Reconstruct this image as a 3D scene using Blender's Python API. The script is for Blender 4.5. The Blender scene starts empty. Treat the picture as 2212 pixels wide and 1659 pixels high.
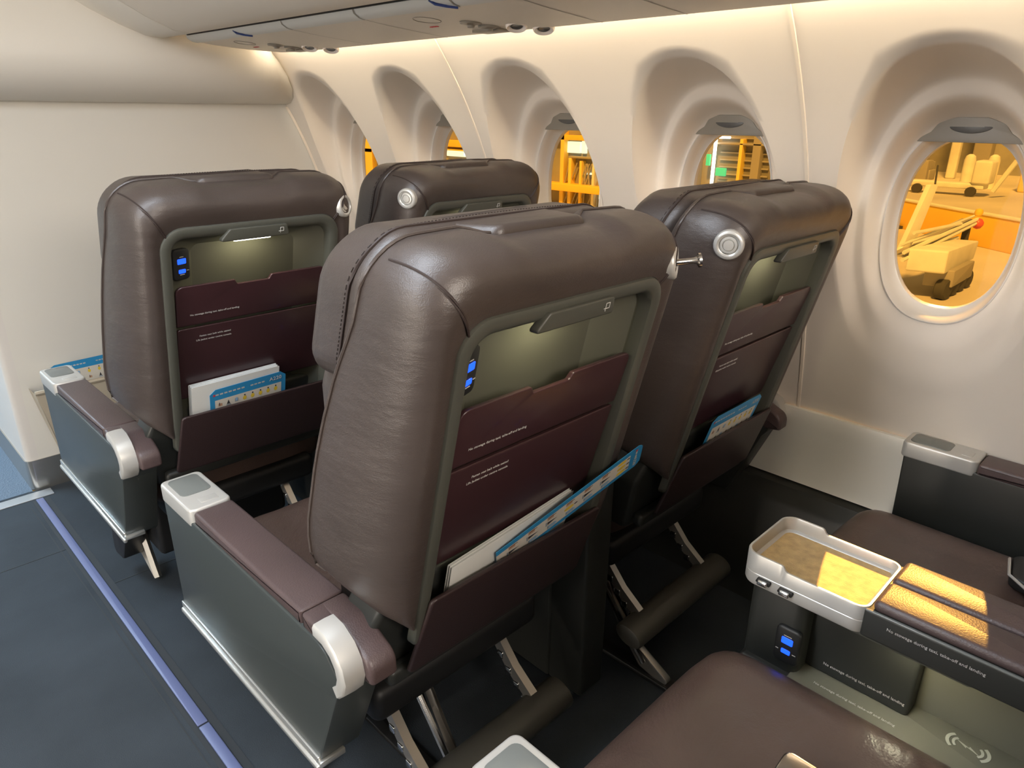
import bpy, bmesh, math, random
from math import sin, cos, pi, radians, sqrt
from mathutils import Vector, Matrix
random.seed(7)
S = bpy.context.scene
COL = S.collection
# ------------------------------------------------------------------ camera, world, sun, exposure
H = 1.35
YAW, PITCH, ROLL = radians(45), radians(21), radians(0.5)
fw = Vector((sin(YAW)*cos(PITCH), cos(YAW)*cos(PITCH), -sin(PITCH)))
rt0 = Vector((cos(YAW), -sin(YAW), 0)); up0 = rt0.cross(fw)
rt = cos(ROLL)*rt0 + sin(ROLL)*up0; up = -sin(ROLL)*rt0 + cos(ROLL)*up0
cd = bpy.data.cameras.new('camera'); cam = bpy.data.objects.new('camera', cd); COL.objects.link(cam)
m3 = Matrix((rt, up, -fw)).transposed()
cam.matrix_world = Matrix.Translation((0, 0, H)) @ m3.to_4x4()
cd.sensor_width = 36; cd.lens = 1535/2212*36; cd.clip_start = 0.02; cd.clip_end = 500
S.camera = cam
S.view_settings.view_transform = 'Standard'; S.view_settings.look = 'None'
S.view_settings.gamma = 1; S.view_settings.use_curve_mapping = False
S.view_settings.exposure = 0.0
w = bpy.data.worlds.new('night'); S.world = w; w.use_nodes = True
w.node_tree.nodes['Background'].inputs[0].default_value = (0.55, 0.36, 0.13, 1)
w.node_tree.nodes['Background'].inputs[1].default_value = 0.5

def light(name, kind, loc, direction, energy, color, **kw):
    d = bpy.data.lights.new(name, kind); d.energy = energy; d.color = color
    for k, v in kw.items(): setattr(d, k, v)
    o = bpy.data.objects.new(name, d); COL.objects.link(o); o.location = loc
    o.rotation_euler = Vector(direction).to_track_quat('-Z', 'Y').to_euler()
    return o
# apron flood light: comes in through the windows as the orange patch on the console
FLP = Vector((1.79+1.47*12, .44+.425*12, 1.12+12))       # floodlight position; its narrow cone is aimed low to cut the beam's top
light('apron_floodlight', 'SPOT', FLP, Vector((1.79, .44, .335))-FLP, 70000, (1.0, 0.52, 0.10), spot_size=radians(3.68), spot_blend=.02, shadow_soft_size=.06)
light('apron_fill_sun', 'SUN', (-8, 2, 20), (0.75, 0.25, -1.0), 5.0, (1.0, 0.50, 0.09), angle=radians(6))  # added sun from the aircraft's own side, lights only the apron scene
# cabin ceiling light above the aisle, and the galley light ahead of the bulkhead
light('aisle_ceiling_light', 'AREA', (-0.25, 0.9, 2.03), (0.12, 0, -1), 90, (0.80, 0.89, 1.0), shape='RECTANGLE', size=0.45, size_y=4.2)
light('far_sidewall_light', 'AREA', (-1.80, 1.0, 1.45), (1, 0.1, .10), 62, (1.0, 0.88, 0.74), shape='RECTANGLE', size=.12, size_y=4.6)
light('galley_light', 'AREA', (-0.35, 3.7, 1.95), (0.12, -0.5, -1), 60, (0.62, 0.82, 1.0), shape='RECTANGLE', size=0.7, size_y=0.8)
light('rear_fill_light', 'AREA', (0.2, -1.5, 1.95), (0.35, 1, -0.75), 55, (1.0, 0.90, 0.80), shape='RECTANGLE', size=1.2, size_y=0.5)  # unseen fill lamp added behind the view for ambient light

# ------------------------------------------------------------------ materials
def mat(name, col, rough=.5, metal=0, spec=.5, bump=None, emit=None, var=None, coat=0, sheen=0):
    m = bpy.data.materials.new(name); m.use_nodes = True
    nt = m.node_tree; b = nt.nodes['Principled BSDF']
    b.inputs['Base Color'].default_value = (*col, 1); b.inputs['Roughness'].default_value = rough
    b.inputs['Metallic'].default_value = metal; b.inputs['Specular IOR Level'].default_value = spec
    b.inputs['Coat Weight'].default_value = coat; b.inputs['Sheen Weight'].default_value = sheen
    tc = nt.nodes.new('ShaderNodeTexCoord')
    if emit:
        b.inputs['Emission Color'].default_value = (*emit[0], 1); b.inputs['Emission Strength'].default_value = emit[1]
    if var:      # (scale, amount): soft tone variation of the material itself
        n = nt.nodes.new('ShaderNodeTexNoise'); n.inputs['Scale'].default_value = var[0]; n.inputs['Detail'].default_value = 4
        nt.links.new(tc.outputs['Object'], n.inputs['Vector'])
        mp = nt.nodes.new('ShaderNodeMapRange'); mp.inputs[3].default_value = 1-var[1]; mp.inputs[4].default_value = 1+var[1]
        mp.inputs[1].default_value = .3; mp.inputs[2].default_value = .7
        nt.links.new(n.outputs['Fac'], mp.inputs[0])
        mx = nt.nodes.new('ShaderNodeVectorMath'); mx.operation = 'SCALE'; mx.inputs[0].default_value = col
        nt.links.new(mp.outputs[0], mx.inputs['Scale']); nt.links.new(mx.outputs[0], b.inputs['Base Color'])
    if bump:     # list of (kind, scale vector, strength, distance)
        prev = None
        for kind, sc, st, dist in bump:
            mpn = nt.nodes.new('ShaderNodeMapping'); mpn.inputs['Scale'].default_value = sc
            nt.links.new(tc.outputs['Object'], mpn.inputs['Vector'])
            if kind == 'vor':
                t = nt.nodes.new('ShaderNodeTexVoronoi'); out = t.outputs['Distance']
            else:
                t = nt.nodes.new('ShaderNodeTexNoise'); t.inputs['Detail'].default_value = 3; out = t.outputs['Fac']
                if kind == 'warp': t.inputs['Distortion'].default_value = 1.2
            t.inputs['Scale'].default_value = 1
            nt.links.new(mpn.outputs[0], t.inputs['Vector'])
            bn = nt.nodes.new('ShaderNodeBump'); bn.inputs['Strength'].default_value = st; bn.inputs['Distance'].default_value = dist
            nt.links.new(out, bn.inputs['Height'])
            if prev: nt.links.new(prev.outputs[0], bn.inputs['Normal'])
            prev = bn
        nt.links.new(prev.outputs[0], b.inputs['Normal'])
    return m
M = {}
M['leather'] = mat('leather_brown', (.055, .041, .035), .40, spec=.6, var=(6, .12),
    bump=[('vor', (620, 620, 620), .22, .0007), ('noise', (7, 10, 24), .42, .007), ('warp', (50, 50, 190), .20, .0012), ('warp', (16, 16, 8), .10, .004)])
M['leather_side'] = mat('leather_pad', (.078, .052, .050), .42, spec=.5, var=(7, .08),
    bump=[('vor', (380, 380, 380), .25, .001), ('noise', (14, 6, 14), .15, .003)])
M['cushion'] = mat('leather_cushion', (.090, .058, .047), .36, spec=.55, var=(5, .15),
    bump=[('vor', (300, 300, 300), .25, .001), ('warp', (7, 11, 7), .42, .012), ('warp', (70, 110, 60), .16, .0012)])
M['seam'] = mat('seam_thread', (.030, .018, .015), .6)
M['plum'] = mat('plum_panel', (.036, .0135, .0155), .34, spec=.6, coat=.1)
M['plumleather'] = mat('plum_leather', (.030, .0165, .016), .42, bump=[('vor', (350, 350, 350), .2, .0008)])
M['olive'] = mat('olive_plastic', (.066, .066, .053), .42)
M['liner'] = mat('olive_liner', (.070, .068, .050), .55, bump=[('noise', (900, 900, 900), .1, .0004)])
M['char'] = mat('charcoal_plastic', (.024, .025, .022), .42)
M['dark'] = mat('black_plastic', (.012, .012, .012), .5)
M['slate'] = mat('slate_panel', (.043, .049, .046), .34, bump=[('noise', (700, 700, 700), .12, .0004)])
M['silver'] = mat('silver_paint', (.55, .535, .50), .34, metal=.35)
M['chrome'] = mat('chrome', (.75, .74, .72), .16, metal=1)
M['rail'] = mat('rail_satin', (.66, .66, .63), .28, metal=.8)
M['alu'] = mat('brushed_aluminium', (.50, .48, .44), .34, metal=.85)
M['steel'] = mat('stainless_steel', (.52, .50, .46), .26, metal=.9, bump=[('noise', (6, 6, 300), .06, .0008)])
M['screen'] = mat('grey_screen', (.16, .17, .16), .22)
M['bar'] = mat('rubber_bar', (.060, .057, .048), .50, bump=[('vor', (500, 500, 500), .2, .0006)])
M['wall'] = mat('sidewall_cream', (.74, .66, .57), .48, bump=[('noise', (500, 500, 500), .08, .0004)])
M['bulk'] = mat('bulkhead_vinyl', (.67, .64, .575), .5, bump=[('noise', (600, 600, 600), .12, .0004)])
M['cowl'] = mat('cowl_cream', (.71, .67, .60), .48, bump=[('noise', (600, 600, 600), .1, .0004)])
M['bin'] = mat('bin_grey', (.74, .68, .60), .5, bump=[('noise', (700, 700, 700), .15, .0004)])
M['psu'] = mat('service_panel', (.68, .62, .54), .42)
M['psurail'] = mat('service_rail', (.60, .60, .58), .4)
M['dado'] = mat('dado_satin', (.82, .79, .71), .34, metal=.0)
M['trimline'] = mat('trim_gloss', (.78, .68, .56), .3)
M['frame'] = mat('window_frame', (.66, .62, .57), .35)
M['shade'] = mat('shade_grey', (.25, .22, .18), .42)
M['shadedark'] = mat('shade_scoop', (.09, .085, .08), .35)
M['carpet'] = mat('carpet', (.040, .048, .056), .85, spec=.2, var=(3, .18), bump=[('noise', (400, 400, 400), .5, .002), ('noise', (60, 60, 60), .2, .002)])
M['seamline'] = mat('carpet_seam', (.028, .032, .036), .8)
M['mat'] = mat('galley_mat', (.10, .14, .19), .5, bump=[('vor', (160, 160, 160), .6, .003)])
M['strip'] = mat('photoluminescent_strip', (.13, .155, .29), .35)
M['threshold'] = mat('threshold_metal', (.50, .52, .54), .35, metal=.5)
M['beige'] = mat('beige_pocket', (.46, .39, .29), .5)
M['paper'] = mat('white_paper', (.72, .72, .68), .6)
M['paperedge'] = mat('page_edge', (.45, .46, .44), .7)
M['blue'] = mat('card_blue', (.03, .25, .50), .4)
M['cardw'] = mat('card_cream', (.62, .58, .50), .5)
M['yellow'] = mat('card_yellow', (.70, .50, .04), .5)
M['ink'] = mat('card_ink', (.03, .03, .035), .6)
M['tan'] = mat('card_tan', (.45, .27, .17), .6)
M['inkgrey'] = mat('card_grey', (.22, .27, .32), .6)
M['inkblue'] = mat('card_pale_blue', (.25, .42, .62), .6)
M['red'] = mat('card_red', (.55, .04, .05), .5)
M['text'] = mat('print_white', (.50, .48, .45), .6)
M['gold'] = mat('gold_weave', (.50, .34, .15), .5, metal=.1, var=(60, .18), bump=[('noise', (500, 40, 60), .6, .0012), ('noise', (520, 520, 520), .7, .0015)])
M['grille'] = mat('icon_grey', (.42, .42, .34), .5)
M['shelf'] = mat('shelf_olive', (.14, .135, .10), .45)
M['ledblue'] = mat('usb_led', (.0, .02, .3), .4, emit=((.01, .07, 1.0), 2.6))
M['lightstrip'] = mat('reading_strip', (.8, .8, .7), .4, emit=((1.0, .97, .80), 6))
M['cove'] = mat('cove_diffuser', (.9, .9, .8), .4, emit=((1.0, .87, .66), 85))
M['lampring'] = mat('lamp_ring', (.92, .84, .78), .25)  # pale base colour stands in for chrome reflecting the cove light
M['lens'] = mat('lamp_lens', (.1, .1, .1), .1)
M['navy'] = mat('navy_plastic', (.02, .04, .16), .4)
# clear window pane: see-through with a faint gloss
g = bpy.data.materials.new('window_glass'); g.use_nodes = True; nt = g.node_tree; nt.nodes.clear()
o_ = nt.nodes.new('ShaderNodeOutputMaterial'); mx = nt.nodes.new('ShaderNodeMixShader'); tr = nt.nodes.new('ShaderNodeBsdfTransparent'); gl = nt.nodes.new('ShaderNodeBsdfGlossy')
gl.inputs['Roughness'].default_value = .03; mx.inputs[0].default_value = .0006; tr.inputs[0].default_value = (.97, .95, .92, 1)
nt.links.new(tr.outputs[0], mx.inputs[1]); nt.links.new(gl.outputs[0], mx.inputs[2]); nt.links.new(mx.outputs[0], o_.inputs[0]); M['glass'] = g
# outside
M['apron'] = mat('apron_concrete', (.62, .58, .50), .85, var=(.25, .14))
M['xorange'] = mat('barrier_orange', (1.0, .62, .08), .6, var=(.6, .05))
M['xcream'] = mat('machine_cream', (.85, .85, .75), .6, var=(1.5, .1))
M['xgrey'] = mat('machine_grey', (.36, .34, .30), .6)
M['xdark'] = mat('tyre_dark', (.06, .06, .06), .8)
M['xred'] = mat('beacon_red', (.85, .12, .08), .4)
M['xwall'] = mat('terminal_wall', (.30, .29, .25), .8, var=(.4, .3))
M['xyellow'] = mat('loader_yellow', (.95, .70, .15), .6)
M['xlit'] = mat('lit_window', (.5, .5, .5), .5, emit=((.80, .95, .72), 1.0))
M['xtube'] = mat('tube_lamp', (.8, .8, .8), .5, emit=((1.0, 1.0, .86), 4))
M['xgreen'] = mat('green_signal', (.05, .3, .12), .5, emit=((.10, .9, .35), .7))
M['xblue'] = mat('blue_white_lamp', (.5, .6, .7), .5, emit=((.55, .85, 1.0), 3))

# ------------------------------------------------------------------ mesh helpers
OFF = Vector((0, 0, 0))          # subtracted from every vertex (lets a part be written in row coordinates)
def fin(bm, name, m, parent=None, smooth=True, angle=38, raw=False):
    if not raw:
        bmesh.ops.remove_doubles(bm, verts=bm.verts, dist=1e-6)
        bmesh.ops.recalc_face_normals(bm, faces=bm.faces)
    if parent is not None and OFF.length > 0:
        bmesh.ops.translate(bm, verts=bm.verts, vec=-OFF)
    me = bpy.data.meshes.new(name); bm.to_mesh(me); bm.free()
    me.materials.append(m)
    if smooth:
        for p in me.polygons: p.use_smooth = True
        me.set_sharp_from_angle(angle=radians(angle))
    o = bpy.data.objects.new(name, me); COL.objects.link(o)
    if parent is not None: o.parent = parent
    return o
def tag(o, label=None, cat=None, group=None, kind=None):
    if label: o['label'] = label
    if cat: o['category'] = cat
    if group: o['group'] = group
    if kind: o['kind'] = kind
    return o
def empty(name, loc, label=None, cat=None, group=None, kind=None):
    o = bpy.data.objects.new(name, None); COL.objects.link(o); o.location = loc; o.empty_display_size = .05
    return tag(o, label, cat, group, kind)
def rpoly(pts, seg=6):
    """pts: (u, v, r) corners, counter-clockwise or not -> outline with rounded corners"""
    out = []; n = len(pts)
    for i in range(n):
        p0 = Vector(pts[i-1][:2]); p = Vector(pts[i][:2]); p1 = Vector(pts[(i+1) % n][:2]); r = pts[i][2]
        if r <= 0: out.append(tuple(p)); continue
        a = (p0-p).normalized(); b = (p1-p).normalized()
        ang = a.angle(b); d = min(r/math.tan(ang/2), (p0-p).length*.49, (p1-p).length*.49); r = d*math.tan(ang/2)
        c = p + (a+b).normalized()*(r/sin(ang/2))
        s = p + a*d - c; e = p + b*d - c
        a0 = math.atan2(s.y, s.x); a1 = math.atan2(e.y, e.x); da = (a1-a0+pi) % (2*pi)-pi
        for k in range(seg+1):
            t = a0 + da*k/seg; out.append((c.x+r*cos(t), c.y+r*sin(t)))
    return out
def rrect(u0, u1, v0, v1, r, seg=6): return rpoly([(u0, v0, r), (u1, v0, r), (u1, v1, r), (u0, v1, r)], seg)
def area(p): return .5*sum(p[i-1][0]*p[i][1]-p[i][0]*p[i-1][1] for i in range(len(p)))
def inset(pts, d):
    n = len(pts); out = []
    for i in range(n):
        a = Vector(pts[i-1]); b = Vector(pts[i]); c = Vector(pts[(i+1) % n])
        e1 = (b-a); e2 = (c-b)
        n1 = Vector((-e1.y, e1.x)); n2 = Vector((-e2.y, e2.x))
        if n1.length > 0: n1.normalize()
        if n2.length > 0: n2.normalize()
        nn = n1+n2
        if nn.length < 1e-6: out.append(tuple(b)); continue
        nn.normalize(); k = max(.5, nn.dot(n1)); out.append(tuple(b+nn*d/k))
    return out
def slab(bm, pts, d0, d1, r, f, n=3):
    """extrude outline pts from depth d0 to d1 with rounded edges r; f(u, v, w) -> xyz"""
    if area(pts) < 0: pts = pts[::-1]
    rings = []
    if r <= 0: rings = [(0, d0), (0, d1)]
    else:
        for k in range(n+1):
            t = k/n*pi/2; rings.append((r*(1-sin(t)), d0+r*(1-cos(t))))
        for k in range(n, -1, -1):
            t = k/n*pi/2; rings.append((r*(1-sin(t)), d1-r*(1-cos(t))))
    vs = [[bm.verts.new(f(u, v, w)) for u, v in (inset(pts, i) if i else pts)] for i, w in rings]
    N = len(pts)
    for a, b in zip(vs, vs[1:]):
        for i in range(N):
            try: bm.faces.new((a[i-1], a[i], b[i], b[i-1]))
            except ValueError: pass
    bm.faces.new(vs[0][::-1]); bm.faces.new(vs[-1])
    return bm
def grid(bm, rows, closed=False):
    vs = [[bm.verts.new(p) for p in r] for r in rows]
    for a, b in zip(vs, vs[1:]):
        m = len(a)
        for i in range(m if closed else m-1):
            j = (i+1) % m
            try: bm.faces.new((a[i], a[j], b[j], b[i]))
            except ValueError: pass
    return vs
def box(bm, x0, x1, y0, y1, z0, z1, r=0):
    if r > 0:
        rr = min(r, abs(x1-x0)*.49, abs(y1-y0)*.49, abs(z1-z0)*.49)
        return slab(bm, rrect(x0, x1, y0, y1, rr, 4), z0, z1, rr, lambda u, v, w: (u, v, w), 3)
    return slab(bm, [(x0, y0), (x1, y0), (x1, y1), (x0, y1)], z0, z1, 0, lambda u, v, w: (u, v, w))
def tube(bm, path, r, seg=8, flat=1.0, upv=None):
    P = [Vector(p) for p in path]; rows = []
    for i, p in enumerate(P):
        t = (P[min(i+1, len(P)-1)]-P[max(i-1, 0)]).normalized()
        u = Vector(upv) if upv else (Vector((0, 0, 1)) if abs(t.z) < .9 else Vector((0, 1, 0)))
        a = t.cross(u).normalized(); b = a.cross(t).normalized()
        rows.append([p+a*r*cos(k*2*pi/seg)+b*r*flat*sin(k*2*pi/seg) for k in range(seg)])
    vs = grid(bm, rows, True); bm.faces.new(vs[0]); bm.faces.new(vs[-1][::-1]); return bm
def lathe(bm, prof, o, axis, seg=28):
    """prof: (radius, height) along axis from point o"""
    ax = Vector(axis).normalized(); u = ax.cross(Vector((0, 0, 1)) if abs(ax.z) < .9 else Vector((1, 0, 0))).normalized(); v = ax.cross(u)
    o = Vector(o); rows = [[o+ax*h+(u*cos(k*2*pi/seg)+v*sin(k*2*pi/seg))*max(r, 1e-5) for k in range(seg)] for r, h in prof]
    grid(bm, rows, True); return bm
def interp(tab, x):
    if x <= tab[0][0]: return tab[0][1]
    for (a, b), (c, d) in zip(tab, tab[1:]):
        if x <= c: return b+(d-b)*(x-a)/(c-a)
    return tab[-1][1]
def sstep(a, b, x):
    t = max(0, min(1, (x-a)/(b-a))); return t*t*(3-2*t)
def text_obj(s, size, name, m, parent, origin, xd, yd, thick=.0003):
    """lettering: baseline start at origin, reading along xd, upright along yd"""
    cu = bpy.data.curves.new('t', 'FONT'); cu.body = s; cu.size = size; cu.extrude = thick/2; cu.resolution_u = 2
    t = bpy.data.objects.new('t', cu); COL.objects.link(t)
    dg = bpy.context.evaluated_depsgraph_get(); me = bpy.data.meshes.new_from_object(t.evaluated_get(dg))
    bpy.data.objects.remove(t); bpy.data.curves.remove(cu)
    X = Vector(xd).normalized(); Y = Vector(yd).normalized(); Z = X.cross(Y)
    mw = Matrix((X, Y, Z)).transposed().to_4x4(); mw.translation = Vector(origin)-(OFF if parent is not None else Vector())
    me.transform(mw); me.materials.clear(); me.materials.append(m)
    o = bpy.data.objects.new(name, me); COL.objects.link(o)
    if parent is not None: o.parent = parent
    return o
def copy_tree(o, parent=None):
    c = o.copy(); COL.objects.link(c)
    if parent is not None: c.parent = parent
    for ch in o.children: copy_tree(ch, c)
    return c
def B(): return bmesh.new()

# ------------------------------------------------------------------ the cabin shell
WALLP = [(-.1, 1.83), (.30, 1.835), (.59, 1.825), (.78, 1.79), (.95, 1.75), (1.09, 1.705), (1.217, 1.655), (1.327, 1.603), (1.452, 1.528), (1.553, 1.452), (1.65, 1.37), (1.80, 1.22)]
def wx(z):
    # smooth the table a little
    return (interp(WALLP, z-.05)+interp(WALLP, z-.025)+interp(WALLP, z)+interp(WALLP, z+.025)+interp(WALLP, z+.05))/5
BULK = 2.93; PW = .5517
WC = [.44+PW*k for k in range(-2, 5)]          # window centres along the cabin
ZW = 1.12
def holeP(t):      # opening of the recess (frame size)
    c, s = cos(t), sin(t); return .137*abs(c)**.88*(1 if c >= 0 else -1), .215*abs(s)**.88*(1 if s >= 0 else -1)
def eggP(t):       # outer edge of the recess
    c, s = cos(t), sin(t)
    return .212*abs(c)**.93*(1 if c >= 0 else -1), (.352 if s > 0 else .400)*abs(s)**.93*(1 if s >= 0 else -1)
ZB, ZT = .595, 1.64
def rectP(t):
    c, s = cos(t), sin(t); hy = PW/2
    k = min(hy/abs(c) if abs(c) > 1e-9 else 9e9, ((ZT-ZW) if s > 0 else (ZW-ZB))/abs(s) if abs(s) > 1e-9 else 9e9)
    return c*k, s*k
FX = 1.785
def recess_mesh(yc):
    bm = B(); NT = 112
    th = sorted(set([2*pi*k/NT for k in range(NT)]+[math.atan2(sy*(ZT-ZW if sy > 0 else ZW-ZB), sx*PW/2) % (2*pi) for sx in (1, -1) for sy in (1, -1)]))
    rows = []
    for k in range(35):
        row = []
        for t in th:
            h = holeP(t); e = eggP(t); b = rectP(t)
            if k <= 26:
                q = k/26; y, z = h[0]+(e[0]-h[0])*q, h[1]+(e[1]-h[1])*q; d = 1-q
                g = .60*sstep(-.12, .42, d) - .60*sstep(-.12, .42, 0) + .0
                g = g/(1-sstep(-.12, .42, 0)) if True else g
                g = g + .40*sstep(.60, .97, d)
                x = wx(ZW+z)+(FX-wx(ZW+z))*g
            else:
                q = (k-26)/8; y, z = e[0]+(b[0]-e[0])*q, e[1]+(b[1]-e[1])*q; x = wx(ZW+z)
            row.append((x, yc+y, ZW+z))
        rows.append(row)
    grid(bm, rows, True)
    return bm
wall = B()
for yc in WC:
    b2 = recess_mesh(yc); me = bpy.data.meshes.new('t'); b2.to_mesh(me); b2.free(); wall.from_mesh(me); bpy.data.meshes.remove(me)
# lower wall and upper part, floor to cove
ys = [WC[0]-PW/2, BULK+.14]
for z0, z1, n in ((0.0, ZB, 6),): 
    grid(wall, [[(wx(z0+(z1-z0)*k/n)+.012, y, z0+(z1-z0)*k/n) for y in ys] for k in range(n+1)])
grid(wall, [[(wx(ZT)+(1.22-wx(ZT))*k/4, y, ZT+(1.80-ZT)*k/4) for y in ys] for k in range(5)])
yl = WC[-1]+PW/2
grid(wall, [[(wx(ZB+(ZT-ZB)*k/16), y, ZB+(ZT-ZB)*k/16) for y in (yl, BULK+.14)] for k in range(17)])
tag(fin(wall, 'wall_right', M['wall'], smooth=True, angle=60), kind='structure')
# seam trims between the sidewall panels
for i, y in enumerate((WC[2]-PW/2-1.11+.55, .714, 1.79)):
    bm = B(); Z = [.60+(1.60-.60)*k/24 for k in range(25)]
    slab(bm, [(y-.0045, 0), (y+.0045, 0), (y+.0045, 1), (y-.0045, 1)], 0, 1, 0, lambda u, v, w: (0, u, v)) if False else None
    rows = [[(wx(z)+.004, y+.006, z), (wx(z)-.003, y+.0035, z), (wx(z)-.003, y-.0035, z), (wx(z)+.004, y-.006, z)] for z in Z]
    grid(bm, rows); tag(fin(bm, 'trim_%d' % (i+1), M['trimline']), kind='structure')
# bulkhead corner seam trim
bm = B(); Z = [.05+(1.36-.05)*k/24 for k in range(25)]
grid(bm, [[(wx(z)-.010, BULK-.003, z), (wx(z)-.001, BULK-.007, z), (wx(z)+.01, BULK-.003, z)] for z in Z]); tag(fin(bm, 'trim_4', M['trimline']), kind='structure')
# windows
for i, yc in enumerate(WC):
    w_ = empty('window_%d' % (i+1), (FX, yc, ZW), kind='structure')
    OFF = Vector((FX, yc, ZW))
    N = 64; T = [2*pi*k/N for k in range(N)]
    def ov(a, b, p): return [(a*abs(cos(t))**p*(1 if cos(t) >= 0 else -1), b*abs(sin(t))**p*(1 if sin(t) >= 0 else -1)) for t in T]
    prof = [(.139, .217, .004), (.1375, .2155, -.002), (.135, .213, -.003), (.1325, .210, .001), (.129, .204, .014), (.127, .200, .024), (.1265, .198, .026), (.1215, .190, .040), (.119, .186, .042), (.118, .184, .056)]
    bm = B(); grid(bm, [[(FX+dx, yc+y, ZW-.012*(1 if k > 3 else .4)*(0) + z) for y, z in ov(a, b, .86)] for k, (a, b, dx) in enumerate(prof)], True)
    fin(bm, 'window_frame', M['frame'], w_)
    bm = B(); f = [bm.verts.new((FX+.050, yc+y, ZW+z)) for y, z in ov(.121, .187, .86)]; bm.faces.new(f)
    r = bmesh.ops.extrude_face_region(bm, geom=bm.faces[:]); bmesh.ops.translate(bm, verts=[v for v in r['geom'] if isinstance(v, bmesh.types.BMVert)], vec=(.002, 0, 0))
    fin(bm, 'pane', M['glass'], w_, smooth=False)
    # shade pushed almost fully up: lower edge and pull tab
    o2 = [(y, z) for y, z in ov(.124, .190, .86) if z > .172]
    bm = B(); pts = rpoly([(-.108, .176, 0), (.108, .176, 0), (.075, .196, .01), (.062, .214, .012), (.030, .226, .03), (-.030, .226, .03), (-.062, .214, .012), (-.075, .196, .01)], 4)
    slab(bm, pts, 0, .036, .002, lambda u, v, w: (FX-.004+w-max(0, v-.2)*.3, yc+u, ZW+v), 2)
    sh = fin(bm, 'shade', M['shade'], w_)
    bm = B(); pts = [(.040*cos(t), .203+.0085*sin(t)+.004*cos(t)**2) for t in T]
    slab(bm, pts, 0, .004, .0012, lambda u, v, w: (FX-.0072+w, yc+u, ZW+v), 2)
    fin(bm, 'shade_handle', M['shadedark'], sh)
    OFF = Vector()
# dado rail panel below the windows
bm = B(); rows = []
for z, dx in ((.604, -.002), (.602, -.012), (.59, -.016), (.55, -.014), (.48, -.010), (.40, -.014), (.385, -.018), (.382, 0)):
    rows.append([(wx(z)+dx, y, z) for y in (-.9, BULK-.002)])
grid(bm, rows); tag(fin(bm, 'trim_5', M['dado']), kind='structure')
# dark kick panel below the dado
bm = B(); grid(bm, [[(x, y, z) for y in (-.9, BULK-.002)] for z, x in ((.384, 1.83), (.375, 1.79), (.366, 1.785), (.35, 1.765), (.33, 1.755), (.02, 1.735), (.0, 1.735))])
tag(fin(bm, 'baseboard_right', M['char']), kind='structure')
bm = B(); rows = []                                      # bulkhead: flat panel with a rounded aisle-side post
box(bm, .43, 1.90, BULK, BULK+.05, .118, 1.45, 0)
tag(fin(bm, 'wall_front', M['bulk'], smooth=False), kind='structure')
bm = B(); pts = rpoly([(.43, BULK, 0), (.39, BULK, .022), (.39, BULK+.62, 0), (.43, BULK+.62, 0)], 6)
slab(bm, pts, .118, 2.0, 0, lambda u, v, w: (u, v, w)); tag(fin(bm, 'trim_6', M['frame']), kind='structure')
bm = B(); pts = rpoly([(1.74, BULK-.004, 0), (.386, BULK-.004, .024), (.386, BULK+.62, 0), (1.74, BULK+.62, 0)], 6)
slab(bm, pts, .0, .120, 0, lambda u, v, w: (u, v, w)); tag(fin(bm, 'baseboard_front', M['steel']), kind='structure')
# padded cowl above the bulkhead panel
CW = [(BULK+.0, 1.374), (BULK-.015, 1.368), (BULK-.07, 1.374), (BULK-.13, 1.392), (BULK-.185, 1.425), (BULK-.215, 1.47), (BULK-.222, 1.52), (BULK-.205, 1.58), (BULK-.165, 1.66), (BULK-.11, 1.75), (BULK-.04, 1.85), (BULK, 1.92), (BULK+.02, 2.06)]
bm = B(); rows = []
for x in [-.6, .2, .8, 1.2, 1.38]: rows.append([(x, y, z) for y, z in CW])
for k in range(1, 7):                                  # rounded end where it meets the sidewall
    t = k/6*pi/2; rows.append([(min(1.38+(wx(z)+.012-1.38)*sin(t), 1.80) if z < 1.56 else min(1.38+.10*sin(t), wx(z)), y+(BULK-y)*(1-cos(t))*.42, z) for y, z in CW])
grid(bm, rows); tag(fin(bm, 'trim_7', M['cowl'], angle=50), kind='structure')
# floor, galley mat, thresholds and the light guide strip
bm = B(); box(bm, -2.0, 1.80, -2.0, BULK-.0, -.03, 0); tag(fin(bm, 'floor', M['carpet'], smooth=False), kind='structure')
bm = B(); box(bm, -2.0, .386, BULK, 5.2, -.03, .002); tag(fin(bm, 'floor_galley', M['mat'], smooth=False), kind='structure')
bm = B(); box(bm, -2.0, .44, BULK-.075, BULK-.02, .0, .004, .0015); tag(fin(bm, 'trim_8', M['threshold']), kind='structure')
for nm, x0, x1, y0, y1, mm, z in (('floor_light_strip', .377, .401, 1.405, BULK-.085, 'strip', .005), ('floor_light_strip', .377, .401, -1.5, 1.398, 'strip', .006)):
    bm = B(); box(bm, x0, x1, y0, y1, 0, z, .002)
    o = fin(bm, nm, M[mm]); tag(o, 'lavender floor path strip beside the near aisle seat' if y0 < 0 else 'lavender floor path strip running up to the bulkhead threshold', 'floor light strip', 'photoluminescent path strips along the aisle')
bm = B(); box(bm, .365, .3755, -1.5, BULK-.085, 0, .0015); box(bm, .403, .420, -1.5, BULK-.085, 0, .0015)
tag(fin(bm, 'trim_9', M['seamline'], smooth=False), kind='structure')
bm = B()
for y in (2.42, .95): box(bm, -.5, .365, y, y+.004, 0, .0012)
box(bm, .42, .80, 2.12, 2.124, 0, .0012); box(bm, .35, .353, -1.4, 2.8, 0, .001)
tag(fin(bm, 'trim_10', M['seamline'], smooth=False), kind='structure')
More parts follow.
